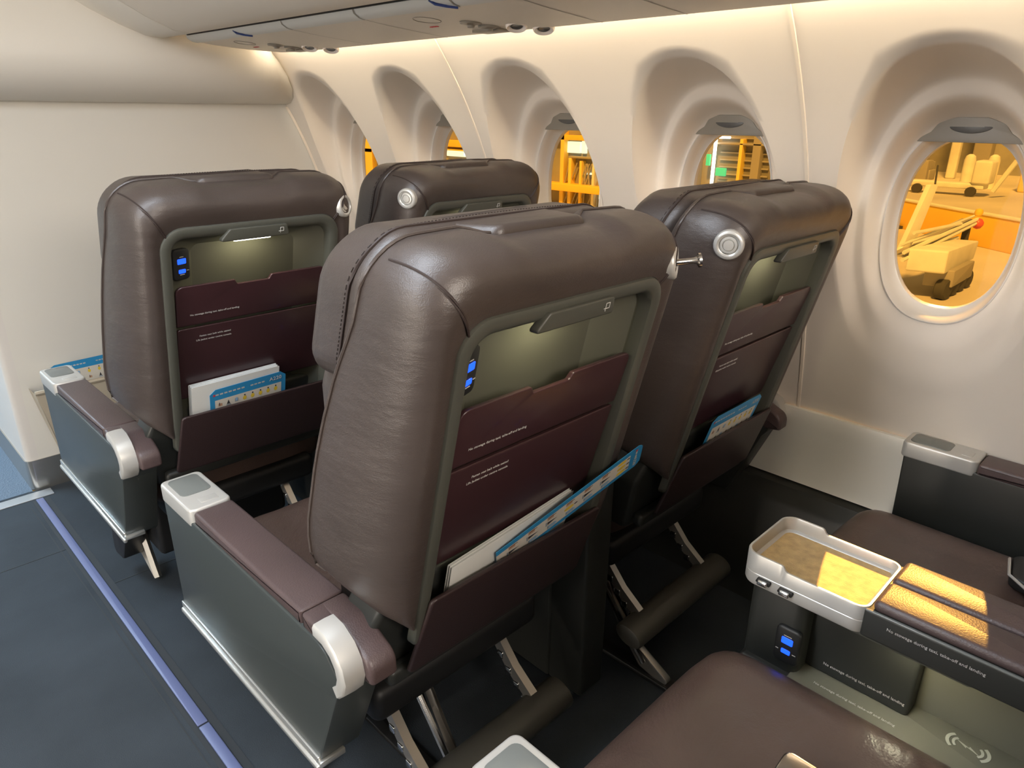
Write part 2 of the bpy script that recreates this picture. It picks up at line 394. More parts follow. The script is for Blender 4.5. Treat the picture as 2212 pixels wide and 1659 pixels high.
# unseen parts of the cabin that close the room
bm = B(); box(bm, -2.0, 1.5, -2.0, 5.2, 2.12, 2.16); tag(fin(bm, 'ceiling', M['cowl'], smooth=False), kind='structure')
bm = B(); box(bm, -2.0, -1.9, -2.0, 5.2, 0, 2.12); tag(fin(bm, 'wall_left', M['wall'], smooth=False), kind='structure')
bm = B(); box(bm, -2.0, 2.0, -2.05, -2.0, 0, 2.12); tag(fin(bm, 'wall_back', M['bulk'], smooth=False), kind='structure')
bm = B(); box(bm, -2.0, 2.0, 4.6, 4.65, 0, 2.12); tag(fin(bm, 'wall_galley', M['bulk'], smooth=False), kind='structure')
# overhead bin: one long moulded underside
BP = [(1.082, 1.606), (1.080, 1.592), (1.068, 1.580), (1.045, 1.573), (.99, 1.578), (.92, 1.606), (.84, 1.648), (.76, 1.702), (.69, 1.775), (.65, 1.86), (.63, 2.0), (.63, 2.115)]
ob = empty('overhead_bin', (.9, 1.2, 1.57), 'long pale overhead luggage bin with rounded underside above the window seats', 'overhead bin'); OFF = Vector((.9, 1.2, 1.57))
bm = B(); grid(bm, [[(x, y, z) for x, z in BP] for y in (-1.9, 2.50)]); fin(bm, 'bin_underside', M['bin'], ob)
bm = B(); grid(bm, [[(x-.004*k, y, z-.001*k+.0) for x, z in BP] for y, k in ((2.502, 0), (2.512, 2), (BULK-.02, 2))]); fin(bm, 'bin_end_fairing', M['cowl'], ob)
OFF = Vector()
# passenger service panel with rounded inboard rail
PP = [(1.105, 1.600), (1.098, 1.585), (1.103, 1.572), (1.118, 1.563), (1.135, 1.560)]
PQ = [(1.135, 1.560), (1.20, 1.553), (1.30, 1.545), (1.39, 1.5385), (1.412, 1.540), (1.415, 1.548), (1.40, 1.556), (1.36, 1.565)]
ps = empty('service_panel', (1.26, 1.2, 1.55), 'pale overhead service panel with air vents and reading lights above the windows', 'service panel'); OFF = Vector((1.26, 1.2, 1.55))
def pz(x): return interp(PQ[:4], x)
YE = 2.60
bm = B(); rows = [[(x, y, z) for x, z in PQ] for y in (-1.9, YE-.12)]
for k in range(1, 7):
    t = k/6*pi/2; rows.append([(x, YE-.12+.20*sin(t)*(1-.8*abs((x-1.20)/.26)**2 if x > 1.2 else 1), z+.004*(1-cos(t))) for x, z in PQ])
grid(bm, rows); fin(bm, 'panel_underside', M['psu'], ps)
bm = B(); grid(bm, [[(x, y, z) for x, z in PP] for y in (-1.9, YE+.08)]); fin(bm, 'inboard_rail', M['psurail'], ps)
bm = B(); box(bm, 1.0945, 1.106, -1.9, YE+.06, 1.580, 1.602); fin(bm, 'gap_shadow', M['dark'], ps)  # black strip that paints in the shade of the gap beside the bin
for y in (2.02, 1.66, 1.12, .9):
    bm = B(); rows = [[(x, y+d, pz(x)-.0008) for x in (1.137, 1.2, 1.27, 1.33, 1.40)] for d in (0, .0035)]; grid(bm, rows); fin(bm, 'panel_joint', M['shade'], ps)
for y in (2.02, 1.66, 1.30):
    bm = B(); grid(bm, [[(x-.0012, y+d, z-.001) for x, z in PP] for d in (0, .005)]); fin(bm, 'rail_clip', M['shade'], ps)
for yb in (1.34, 2.30):
    for dx, dy in ((0, 0), (.058, -.035)):            # two reading lights
        c = (1.345+dx, yb+dy, pz(1.345+dx)); nrm = (-.25, -.25, -1)
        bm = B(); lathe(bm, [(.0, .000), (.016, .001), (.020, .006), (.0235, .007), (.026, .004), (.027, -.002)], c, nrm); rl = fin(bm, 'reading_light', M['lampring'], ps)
        bm = B(); lathe(bm, [(.0, .002), (.013, .0035), (.015, .002)], c, nrm); fin(bm, 'lens', M['lens'], rl)
    c = (1.27, yb+.08, pz(1.27)); bm = B(); lathe(bm, [(.0, .010), (.008, .011), (.010, .006), (.020, .003), (.026, .003), (.028, -.001)], c, (0, 0, -1)); fin(bm, 'air_vent', M['shade'], ps)
    c = (1.325, yb+.075, pz(1.325)); bm = B(); lathe(bm, [(.0, .010), (.008, .011), (.010, .006), (.020, .003), (.026, .003), (.028, -.001)], c, (0, 0, -1)); fin(bm, 'air_vent', M['shade'], ps)
    bm = B(); box(bm, 1.345, 1.40, yb+.06, yb+.16, pz(1.37)-.004, pz(1.37)+.004, .001); fin(bm, 'sign_panel', M['shade'], ps)
    bm = B()
    for k in range(5): box(bm, 1.262+.0, 1.270, yb+.20+k*.006, yb+.2035+k*.006, pz(1.266)-.0016, pz(1.266), 0)
    fin(bm, 'warning_mark', M['red'], ps)
    bm = B(); tube(bm, [(1.104, yb+.03+.0, 1.575), (1.106, yb+.012, 1.566), (1.118, yb-.012, 1.561), (1.135, yb-.030, 1.5585)], .0032, 6); fin(bm, 'seat_marker', M['navy'], ps)
    bm = B()
    pts = [(1.20+.034*cos(2*pi*k/32), yb+.16+.034*sin(2*pi*k/32)) for k in range(33)]; tube(bm, [(x, y, pz(x)-.0005) for x, y in pts], .0008, 5); fin(bm, 'speaker_outline', M['shade'], ps)
OFF = Vector()
cv = empty('cove_light', (1.38, 1.2, 1.60), 'warm glowing strip light tucked above the service panel edge along the sidewall', 'strip light'); OFF = Vector((1.38, 1.2, 1.60))
bm = B(); box(bm, 1.335, 1.372, -1.88, BULK-.20, 1.596, 1.622, .003); fin(bm, 'housing', M['silver'], cv)
bm = B(); grid(bm, [[(1.375, y, 1.618), (1.3765, y, 1.606), (1.368, y, 1.5955)] for y in (-1.85, BULK-.25)]); fin(bm, 'diffuser', M['cove'], cv)
OFF = Vector()

# ------------------------------------------------------------------ seats (row coordinates: y as in the near visible row)
def YR(z): return .61+.24*(1.10-z)
FT = [(.60, .80), (.64, .845), (.70, .872), (.77, .872), (.88, .845), (.95, .82), (1.03, .785), (1.10, .745), (1.19, .715), (1.21, .71)]
def WT(z): return interp([(.60, .292), (.75, .296), (1.0, .280), (1.135, .270)], z)
def shell_path():
    L = []
    for j in range(19):
        t = j/18; Iz = .612+(1.066-.612)*t; Oz = .598+(1.135-.598)*t
        k = 1 if Oz > .72 else sqrt(max(0, 1-((.72-Oz)/.123)**2))
        L.append((-.212, Iz, -(.214+(WT(Oz)-.214)*k), Oz, interp(FT, Oz)))
    for j in range(1, 8):
        a = pi-j/8*pi/2; L.append((-.162+.05*cos(a), 1.068+.05*sin(a), -.198+.072*cos(a), 1.135+.073*sin(a), interp(FT, 1.135+.073*sin(a))))
    T = []
    for j in range(25):
        t = -1+2*j/24
        bump = sstep(-.135, -.085, t*.198)*(1-sstep(.085, .115, t*.198))
        T.append((t*.162, 1.118, t*.198, 1.208-.012*bump+.004*cos(t*pi/2), .71-.018*bump))
    R = [(-a, b, -c, d, e) for a, b, c, d, e in L[::-1]]
    return L+T+R
SP = shell_path()
def shell_pt(p, t, out=0):
    Ix, Iz, Ox, Oz, F = p; th = t*pi/2; k_ = min(1, abs(Oz-Iz)/(abs(Ox-Ix)+abs(Oz-Iz)+1e-6)*1.25)
    a = max(0, sin(th))**(1.0-.28*k_); b = 1-max(0, cos(th))**(.86-.24*k_)
    y = YR(Iz)+(YR(Oz)-YR(Iz))*a
    low = sstep(.72, .60, Oz)
    z = Iz+(Oz-Iz)*a + low*.055*b
    v = Vector((Ix+(Ox-Ix)*a, y+(F-y)*b-.008*sin(pi*min(1, a*1.0))*(1-b), z))
    if out:
        n = Vector((Ox-Ix, 0, Oz-Iz)); n = n.normalized() if n.length else Vector((0, 0, 1))
        v += (n*sin(th)+Vector((0, -1, 0))*cos(th))*out
    return v
def make_seat(name, label, side, group):
    """side = -1: armrest on the aisle (left), hook on the right; +1: armrest at the wall, hook on the left"""
    global OFF
    root = empty(name, (0, .9, 0), label, 'airplane seat', group)
    OFF = Vector((0, .9, 0))
    # leather back cover
    bm = B(); rows = []
    TS = [k/14 for k in range(15)]
    for p in SP:
        r = [shell_pt(p, t) for t in TS]
        last = r[-1]; c = Vector((0, last.y, .9))
        n = Vector((p[2]-p[0], 0, p[3]-p[1])).normalized()
        r.append(last+Vector((0, .008, 0))-n*.006); r.append(last+Vector((0, .010, 0))-n*.03); r.append(last+Vector((0, -.01, 0))-n*.05)
        rows.append(r)
    grid(bm, rows); cover = fin(bm, 'back_cover', M['leather'], root)
    for s in (1, -1):                                       # diagonal corner seams: a double ridge
        idx = 22 if s == 1 else len(SP)-1-22
        for off in (0, s*1):
            bm = B(); p = SP[idx+off]
            tube(bm, [shell_pt(p, t, .0006).lerp(shell_pt(SP[idx+s], t, .0006), .0 if off == 0 else .02) + Vector((0, 0, -.005*s*(1 if off else 0)*s)) for t in [k/16 for k in range(0, 16)] for p in (SP[idx],)], .0016, 5); fin(bm, 'seam', M['seam'], cover)
    bm = B(); tube(bm, [shell_pt(p, .995, .001) for p in SP[2:-2]], .0026, 6); fin(bm, 'piping', M['leather'], cover)
    # headrest cushion in front, with the tongue that folds over the shell
    def hm(u, v, w): return (u, .722+.36*max(0, 1.19-v)+w-.006*cos(u*5), v+.008*cos(u*5.5)-.02*max(0, w-.05))
    bm = B(); slab(bm, rpoly([(-.252, .975, .06), (.252, .975, .06), (.252, 1.205, .075), (-.252, 1.205, .075)], 10), 0, .135, .035, hm, 6)
    head = fin(bm, 'headrest', M['leather'], root)
    bm = B()
    ho = inset(rpoly([(-.252, .975, .06), (.252, .975, .06), (.252, 1.205, .075), (-.252, 1.205, .075)], 10), -.0008)
    tube(bm, [hm(u, v, .036) for u, v in ho+ho[:1]], .0022, 5); fin(bm, 'piping', M['seam'], head)
    bm = B()
    hs = ho+ho[:1]; L = 0
    for (a, b) in zip(hs, hs[1:]):
        d = sqrt((a[0]-b[0])**2+(a[1]-b[1])**2); n_ = max(1, int(d/.006))
        for k in range(n_):
            u = a[0]+(b[0]-a[0])*(k+.2)/n_; v = a[1]+(b[1]-a[1])*(k+.2)/n_; u1 = a[0]+(b[0]-a[0])*(k+.75)/n_; v1 = a[1]+(b[1]-a[1])*(k+.75)/n_
            tube(bm, [hm(u, v, .0435), hm(u1, v1, .0435)], .0006, 4)
    fin(bm, 'stitching', M['seam'], head, smooth=False)
    bm = B(); slab(bm, rpoly([(-.085, .675, .018), (.090, .668, .018), (.105, .80, .02), (-.13, .80, .02)], 6), 1.192, 1.2165, .010, lambda u, v, w: (u, v, w+.05*(v-.68)*.6-.010*abs(u/.1)**2), 4)
    tong = fin(bm, 'headrest_tongue', M['leather'], root)
    # front back-cushion
    bm = B(); box(bm, -.222, .222, .80, .955, .47, 1.0, .045); fin(bm, 'back_cushion', M['leather'], root)
    # moulded frame and recess liner
    oo = rpoly([(-.213, .56, .02), (.213, .56, .02), (.213, 1.119, .052), (-.213, 1.119, .052)], 8)
    io = rpoly([(-.188, .572, .02), (.188, .572, .02), (.188, 1.093, .032), (-.188, 1.093, .032)], 8)
    def mixo(a, b, t): return [(p[0]+(q[0]-p[0])*t, p[1]+(q[1]-p[1])*t) for p, q in zip(a, b)]
    bm = B(); grid(bm, [[(u, YR(v)+dy, v) for u, v in (lambda q: q[9:]+q[:9])(mixo(oo, io, t))] for t, dy in ((0, .012), (.02, .001), (.12, -.004), (.3, -.006), (.75, -.005), (.92, -.002), (1, .006), (1.02, .02))], False)
    fr = fin(bm, 'recess_frame', M['olive'], root)
    bo = rpoly([(-.125, .60, .02), (.125, .60, .02), (.125, 1.070, .02), (-.125, 1.070, .02)], 8)
    bm = B(); vs = grid(bm, [[(u, YR(v)+d, v) for u, v in mixo(io, bo, t)] for t, d in ((-.02, .008), (0, .024), (.5, .041), (.93, .056), (1, .060))], True); bm.faces.new(vs[-1])
    fin(bm, 'recess_liner', M['liner'], root)
    # light housing at the top of the recess
    bm = B(); slab(bm, rpoly([(-.090, 1.079, .004), (.075, 1.079, .004), (.070, 1.106, .006), (-.066, 1.106, .006)], 4), -.013, .004, .003, lambda u, v, w: (u, YR(v)+w, v), 3)
    lh = fin(bm, 'light_housing', M['olive'], root)
    bm = B(); slab(bm, rrect(-.050, .038, 1.0742, 1.079, .002, 3), .005, .010, .001, lambda u, v, w: (u, YR(v)+w, v), 2)
    fin(bm, 'light_strip', M['lightstrip'], lh)
    bm = B()
    for a, b in (((.048, 1.090), (.060, 1.090)), ((.060, 1.090), (.060, 1.098)), ((.060, 1.098), (.052, 1.098)), ((.052, 1.098), (.052, 1.086))):
        tube(bm, [(a[0], YR(a[1])-.0135, a[1]), (b[0], YR(b[1])-.0135, b[1])], .0006, 4)
    fin(bm, 'lamp_symbol', M['text'], lh)
    # usb panel on the slanted left wall of the recess
    a = Vector((-.184, YR(1.03)+.024, 0)); b = Vector((-.137, YR(1.03)+.040, 0)); dd = (b-a).normalized(); nn = Vector((dd.y, -dd.x, 0))
    c0 = (a+b)/2+nn*.002
    def um(u, v, w): q = c0+dd*u-nn*w; return (q.x, q.y+.24*(1.03-v), v)
    bm = B(); slab(bm, rrect(-.021, .021, .998, 1.068, .009, 5), -.004, .016, .002, um, 2); up_ = fin(bm, 'usb_panel', M['dark'], root)
    for z0, z1, wd in ((1.034, 1.046, .011), (1.013, 1.022, .009)):
        bm = B(); slab(bm, rrect(-wd, wd, z0, z1, .002, 3), -.0050, -.0035, .0003, um, 1); fin(bm, 'usb_port', M['ledblue'], up_)
    for z0, u0, u1 in ((1.0495, -.005, .005), (1.0175, .012, .018), (1.0095, -.006, .006)):
        bm = B(); slab(bm, [(u0, z0), (u1, z0), (u1, z0+.0012), (u0, z0+.0012)], -.0048, -.0038, 0, um); fin(bm, 'usb_symbol', M['text'], up_)
    # stowage flap with finger notch, and lower panel
    fy = lambda z: .643+.30*(.98-z)
    fm = lambda u, v, w: (u, fy(v)+w, v)
    bm = B(); slab(bm, rpoly([(-.184, .890, .004), (.184, .890, .004), (.184, .986, .016), (.040, .986, .005), (.034, .975, .005), (-.044, .975, .005), (-.050, .986, .005), (-.184, .986, .016)], 5), 0, .010, .0025, fm, 3)
    fl = fin(bm, 'stowage_flap', M['plum'], root)
    text_obj('No stowage during taxi, take-off and landing', .0064, 'notice_text', M['text'], fl, (-.155, fy(.914)-.0008, .914), (1, 0, 0), (0, -.29, .957))
    bm = B(); slab(bm, rpoly([(-.184, .700, .004), (.184, .700, .004), (.184, .884, .006), (-.184, .884, .006)], 5), 0, .010, .003, fm, 3)
    lp = fin(bm, 'lower_panel', M['plum'], root)
    text_obj('Fasten seat belt while seated', .0064, 'notice_text', M['text'], lp, (-.135, fy(.858)-.0008, .858), (1, 0, 0), (0, -.29, .957))
    text_obj('Life jacket under centre console', .0064, 'notice_text', M['text'], lp, (-.143, fy(.848)-.0008, .848), (1, 0, 0), (0, -.29, .957))
    # literature pocket
    bm = B(); slab(bm, rpoly([(-.215, .503, .012), (.200, .503, .012), (.206, .662, .010), (-.196, .664, .010)], 5), 0, .010, .004, lambda u, v, w: (u, .700+.30*(.662-v)+w-.008*max(0, 1-(u/.19)**2)*sstep(.50, .64, v), v), 3)
    fin(bm, 'literature_pocket', M['plumleather'], root)
    # lower shroud and skirt
    bm = B(); slab(bm, rpoly([(-.245, .455, .02), (.245, .455, .02), (.268, .60, .03), (.235, .675, .03), (-.235, .675, .03), (-.268, .60, .03)], 5), 0, .085, .012, lambda u, v, w: (u, .752+.27*(.66-v)+w, v), 4)
    fin(bm, 'lower_shroud', M['char'], root)
    bm = B(); box(bm, -.232, .225, .772, .80, .468, .500, .010); fin(bm, 'skirt_bar', M['char'], root)
    # hook
    hx = -side*.250; na = radians(24 if side < 0 else 36); nv = Vector((-side*sin(na), -cos(na), .12)).normalized(); p_, q_ = SP[19], SP[17]; t_ = .29 if side < 0 else .50
    e1 = shell_pt(p_, t_+.06)-shell_pt(p_, t_-.06); e2 = shell_pt(p_, t_)-shell_pt(q_, t_); nv = e1.cross(e2).normalized()
    if nv.y > 0: nv = -nv
    hc = shell_pt(p_, t_)+nv*.003
    if side < 0: hc = Vector((.230, .604, 1.131)); nv = Vector((sin(radians(26)), -cos(radians(26)), .06)).normalized()
    bm = B(); lathe(bm, [(.027, -.03), (.027, -.004), (.0265, .000), (.0245, .0025), (.0205, .0030), (.019, .001), (.017, .000), (.0165, -.003), (.0155, -.003), (.015, .0005), (.011, .001), (.0105, -.001), (.0095, -.001), (.009, .002), (.0, .0022)], hc, nv)
    hook = fin(bm, 'coat_hook', M['silver'], root, angle=50)
    # cushion
    bm = B(); rows = []
    cx0, cx1, cy0, cy1, r = -.262, .262, .88, 1.440, .06
    cxo = 0.02 if side < 0 else .0
    if side > 0: cx0 = -.220
    N = 44
    for i in range(N+1):
        row = []
        for j in range(N+1):
            a_ = -1+2*i/N; b_ = -1+2*j/N
            # squircle mapping of the square to a rounded rectangle
            sx = a_*sqrt(max(0, 1-.16*b_*b_*abs(b_)**4)); sy = b_*sqrt(max(0, 1-.16*a_*a_*abs(a_)**4))
            hgt = max(0, (1-abs(a_)**7)*(1-abs(b_)**7))**.42
            bol = .012*sstep(.45, .85, abs(a_))*(1-sstep(.9, 1, abs(b_)))+.010*sstep(.55, .9, b_)
            row.append((cxo+(cx0+cx1)/2+sx*(cx1-cx0)/2, (cy0+cy1)/2+sy*(cy1-cy0)/2, .390+(.098+bol)*hgt-.010*(1-abs(a_)**2)*(1-(b_+.2)**2 if abs(b_+.2) < 1 else 0)))
        rows.append(row)
    vs = grid(bm, rows)
    ring = [vs[0][j] for j in range(N+1)]+[vs[i][N] for i in range(1, N+1)]+[vs[N][j] for j in range(N-1, -1, -1)]+[vs[i][0] for i in range(N-1, 0, -1)]
    low = [bm.verts.new((v.co.x*.97, 1.15+(v.co.y-1.15)*.97, .355)) for v in ring]
    for i in range(len(ring)): bm.faces.new((ring[i-1], ring[i], low[i], low[i-1]))
    bm.faces.new(low)
    fin(bm, 'seat_cushion', M['cushion'], root)
    bm = B(); box(bm, -.210, .215, .86, 1.36, .30, .375, .02); fin(bm, 'seat_pan', M['dark'], root)
    bm = B(); box(bm, -.20, .205, 1.06, 1.24, .10, .31, .015); fin(bm, 'underseat_shadow_box', M['dark'], root)  # added black box, stands in for the darkness under the seat
    # legs
    for lx in ((-.045,) if side < 0 else (-.150,)):
        bm = B()
        slab(bm, rpoly([(.985, .335, .01), (1.03, .335, .01), (.815, .085, .02), (.70, .022, .01), (.715, .004, .004), (.79, .02, .02), (.86, .10, .02)], 4), -.010, .010, .003, lambda u, v, w: (lx+w, u, v), 2)
        lg = fin(bm, 'rear_leg', M['alu'], root)
        bm = B(); tube(bm, [(lx-.022, 1.00, .32), (lx-.022, .77, .05)], .007, 8); fin(bm, 'strut', M['chrome'], lg)
        bm = B(); slab(bm, rpoly([(1.25, .32, .01), (1.31, .32, .01), (1.34, .02, .01), (1.28, .005, .005)], 4), -.010, .010, .003, lambda u, v, w: (lx+w, u, v), 2)
        fin(bm, 'front_leg', M['alu'], root)
        bm = B(); box(bm, lx-.02, lx+.02, .66, 1.40, .0, .012, .003); fin(bm, 'floor_rail', M['dark'], root)
    # footrest for the passenger behind
    fc = -.015 if side < 0 else -.035
    bm = B(); rows = []
    for x in (-.215, -.213, -.208, .208, .213, .215):
        k = 1 if abs(x) < .21 else (.93 if abs(x) < .214 else .8)
        rows.append([(fc+x, .772+(.038*cos(t)*.9-.016*sin(t))*k, .176+(.022*sin(t)+.030*cos(t)*.55)*k) for t in [2*pi*q/20 for q in range(20)]])
    vs = grid(bm, rows, True); bm.faces.new(vs[0]); bm.faces.new(vs[-1][::-1])
    fin(bm, 'footrest_bar', M['bar'], root)
    for s in (-1, 1):
        xx = fc+s*.142
        pth = [(.945, .372), (.925, .34), (.89, .285), (.845, .235), (.79, .195)]
        bm = B(); rows = []
        for k, (y, z) in enumerate(pth): 
            rows.append([(xx-.009, y-.004, z+.010), (xx+.009, y-.004, z+.010), (xx+.009, y+.012, z-.010), (xx-.009, y+.012, z-.010)])
        vs = grid(bm, rows, True); bm.faces.new(vs[0]); bm.faces.new(vs[-1][::-1]); fa = fin(bm, 'footrest_arm', M['alu'], root, angle=60)
        bm = B()
        for k in range(6):
            t = k/5; y = interp([(0, .930), (1, .81)], t); z = interp([(0, .325), (.5, .245), (1, .185)], t)
            box(bm, xx-.012-.0, xx-.004, y-.012, y+.006, z-.014, z+.004, .003)
        fin(bm, 'linkage', M['chrome'], fa)
    # armrest
    if side < 0: x0, x1, so = -.331, -.251, -1
    else: x0, x1, so = .322, .398, 1
    X = lambda q: x0+(x1-x0)*q if side < 0 else x1-(x1-x0)*q      # q = 0 on the outer face
    dy = 0 if side < 0 else -.046
    bm = B(); body = rpoly([(1.418+dy, .322, .006), (1.424+dy, .600, .006), (.80, .600, .06), (.748, .55, .03), (.770, .52, .01), (.852, .322, .010)], 6)
    slab(bm, body, 0, x1-x0, .004, lambda u, v, w: (x0+w, u, v), 2)
    arm = fin(bm, 'armrest', M['slate'] if side < 0 else M['char'], root)
    bm = B(); slab(bm, rpoly([(1.272+dy, .596, .003), (1.272+dy, .624, .006), (.866, .624, .004), (.866, .596, .003)], 4), .004, x1-x0+.002, .007, lambda u, v, w: (X(w/(x1-x0)), u, v), 4); fin(bm, 'arm_pad', M['leather_side'], arm)
    bm = B(); slab(bm, rpoly([(.863, .596, .003), (.863, .624, .004), (.812, .622, .006), (.812, .590, .003)], 4), .004, .05, .006, lambda u, v, w: (X(w/(x1-x0)), u, v), 3)
    slab(bm, rpoly([(.863, .596, .003), (.863, .624, .004), (.80, .624, .045), (.722, .590, .045), (.722, .552, .006), (.765, .545, .008), (.80, .58, .02)], 7), .033, x1-x0+.002, .008, lambda u, v, w: (X(w/(x1-x0)), u, v), 4); fin(bm, 'rear_pad', M['leather_side'], arm)
    bm = B(); slab(bm, rrect(min(X(-.02), X(1.03)), max(X(-.02), X(1.03)), 1.272+dy, 1.432+dy, .014, 6), .588, .627, .005, lambda u, v, w: (u, v, w), 4); cap = fin(bm, 'end_cap', M['silver'], arm)
    bm = B(); slab(bm, rrect(min(X(.12), X(.88)), max(X(.12), X(.88)), 1.335+dy, 1.420+dy, .012, 5), .6265, .6285, .0008, lambda u, v, w: (u, v, w), 2); fin(bm, 'screen', M['screen'], arm)
    bm = B(); slab(bm, rrect(min(X(.36), X(.80)), max(X(.36), X(.80)), 1.290+dy, 1.312+dy, .003, 3), .6265, .628, .0006, lambda u, v, w: (u, v, w), 2); fin(bm, 'button', M['silver'], arm)
    # silver corner guard sweeping over the rear outer corner
    path = [(.816, .629), (.788, .627), (.762, .613), (.746, .592), (.741, .568), (.748, .546), (.762, .532)]
    bm = B(); rows = []
    for k, (y, z) in enumerate(path):
        a_ = Vector(path[min(k+1, 6)])-Vector(path[max(k-1, 0)]); n2 = Vector((a_.y, -a_.x)).normalized(); n2 = n2 if (n2.y > 0 or n2.x < 0) else -n2
        wd = .44
        th = .016
        rows.append([(X(-.04), y-n2.x*th, z-n2.y*th), (X(-.05), y, z-.001), (X(-.01), y+n2.x*.004, z+n2.y*.004), (X(wd*.5), y+n2.x*.005, z+n2.y*.005), (X(wd-.03), y+n2.x*.004, z+n2.y*.004), (X(wd), y, z), (X(wd), y-n2.x*th, z-n2.y*th)])
    vs = grid(bm, rows, True); bm.faces.new(vs[0]); bm.faces.new(vs[-1][::-1]); fin(bm, 'corner_guard', M['silver'], arm, angle=45)
    # bright rail along the bottom edge
    bm = B(); xo = X(-.05); xi = X(.55)
    slab(bm, rpoly([(1.420+dy, .312, .003), (1.420+dy, .324, .003), (.846, .324, .003), (.846, .312, .003)], 3), 0, .010, .004, lambda u, v, w: (X(-.10)+(-so)*w, u, v), 3)
    slab(bm, rpoly([(1.420+dy, .322, .002), (1.420+dy, .340, .002), (.848, .340, .002), (.848, .322, .002)], 3), 0, .006, .002, lambda u, v, w: (X(-.05)+(-so)*w, u, v), 2)
    slab(bm, rpoly([(min(xo, xi), .322, .002), (max(xo, xi), .322, .002), (max(xo, xi), .334, .002), (min(xo, xi), .334, .002)], 3), .840, .850, .002, lambda u, v, w: (u, w, v), 2)
    fin(bm, 'trim_rail', M['rail'], arm)
    if side < 0:
        bm = B(); xl = -.212
        tri = [(1.235, .250), (1.10, .014), (1.30, .120)]
        for p, q in ((0, 1), (1, 2)):
            tube(bm, [(xl, tri[p][0], tri[p][1]), (xl, tri[q][0], tri[q][1])], .011, 4)
        tube(bm, [(xl, 1.235, .22), (xl+.14, 1.24, .24)], .010, 6)
        fin(bm, 'baggage_bar', M['alu'], root)
    OFF = Vector()
    return root, hook, hc, nv
AX, WXC = .733, 1.420
aisle, hook, hc, nv = make_seat('airplane_seat', 'brown leather aisle seat with the largest seatback in view, coat hook peg pulled out', -1, 'aisle seats')
window, _, _, _ = make_seat('airplane_seat', 'brown leather window seat in the middle row, beside the large right window', 1, 'window seats')
aisle.location = (AX, .9, 0); window.location = (WXC, .9, 0)
spare = copy_tree(aisle); spare.location = (AX, 1.84, 0); spare['label'] = 'brown leather aisle seat in the front row facing the bulkhead'
sp2 = copy_tree(window); sp2.location = (WXC, 1.84, 0); sp2['label'] = 'brown leather window seat in the front row, only its headrest top showing'
a3 = copy_tree(aisle); a3.location = (AX, -.06, 0); a3['label'] = 'empty aisle seat at the bottom of the photo, its wide leather cushion in the foreground'
w3 = copy_tree(window); w3.location = (WXC, -.06, 0); w3['label'] = 'window seat at the right edge, its cushion between console and sidewall armrest'
OFF = Vector((0, .9, 0)); bm = B(); slab(bm, rpoly([(1.24, .325, .02), (1.02, .325, .02), (1.19, .06, .03), (1.275, .05, .02)], 4), .012, .07, .006, lambda u, v, w: (-.286+w, u, v), 2); fin(bm, 'leg_shroud', M['dark'], spare); OFF = Vector()
# pulled-out peg on the nearest seat only
OFF = Vector((0, .9, 0))
bm = B(); lathe(bm, [(.006, .0), (.005, .004), (.0048, .028), (.006, .033), (.0115, .035), (.0115, .039), (.0, .0392)], hc+nv*.001, Vector((.72, -.68, .10)), 16)
fin(bm, 'hook_peg', M['chrome'], hook); OFF = Vector()
# seat belts in the foreground row
bb = empty('seat_belt', (.80, .20, .485), 'silver seat belt buckle lying on the foreground aisle cushion', 'seat belt', 'seat belts on the foreground cushions'); OFF = Vector(bb.location)
bm = B(); slab(bm, rrect(.748, .800, .185, .252, .012, 5), .498, .514, .004, lambda u, v, w: (u, v, w+(u-.74)*.2), 3); fin(bm, 'buckle', M['chrome'], bb)
bm = B(); box(bm, .750, .800, .015, .20, .494, .499, .002); fin(bm, 'webbing', M['dark'], bb); OFF = Vector()
bb = empty('seat_belt', (1.55, .10, .50), 'black seat belt lying on the window seat cushion at the right edge', 'seat belt', 'seat belts on the foreground cushions'); OFF = Vector(bb.location)
bm = B(); slab(bm, rpoly([(1.47, .02, .02), (1.60, .06, .02), (1.60, .148, .025), (1.50, .132, .02)], 5), .492, .520, .008, lambda u, v, w: (u, v, w), 3); fin(bm, 'buckle', M['dark'], bb)
bm = B(); tube(bm, [(1.475, .10, .516), (1.50, .134, .520), (1.56, .146, .522)], .003, 6); fin(bm, 'latch_edge', M['silver'], bb); OFF = Vector()

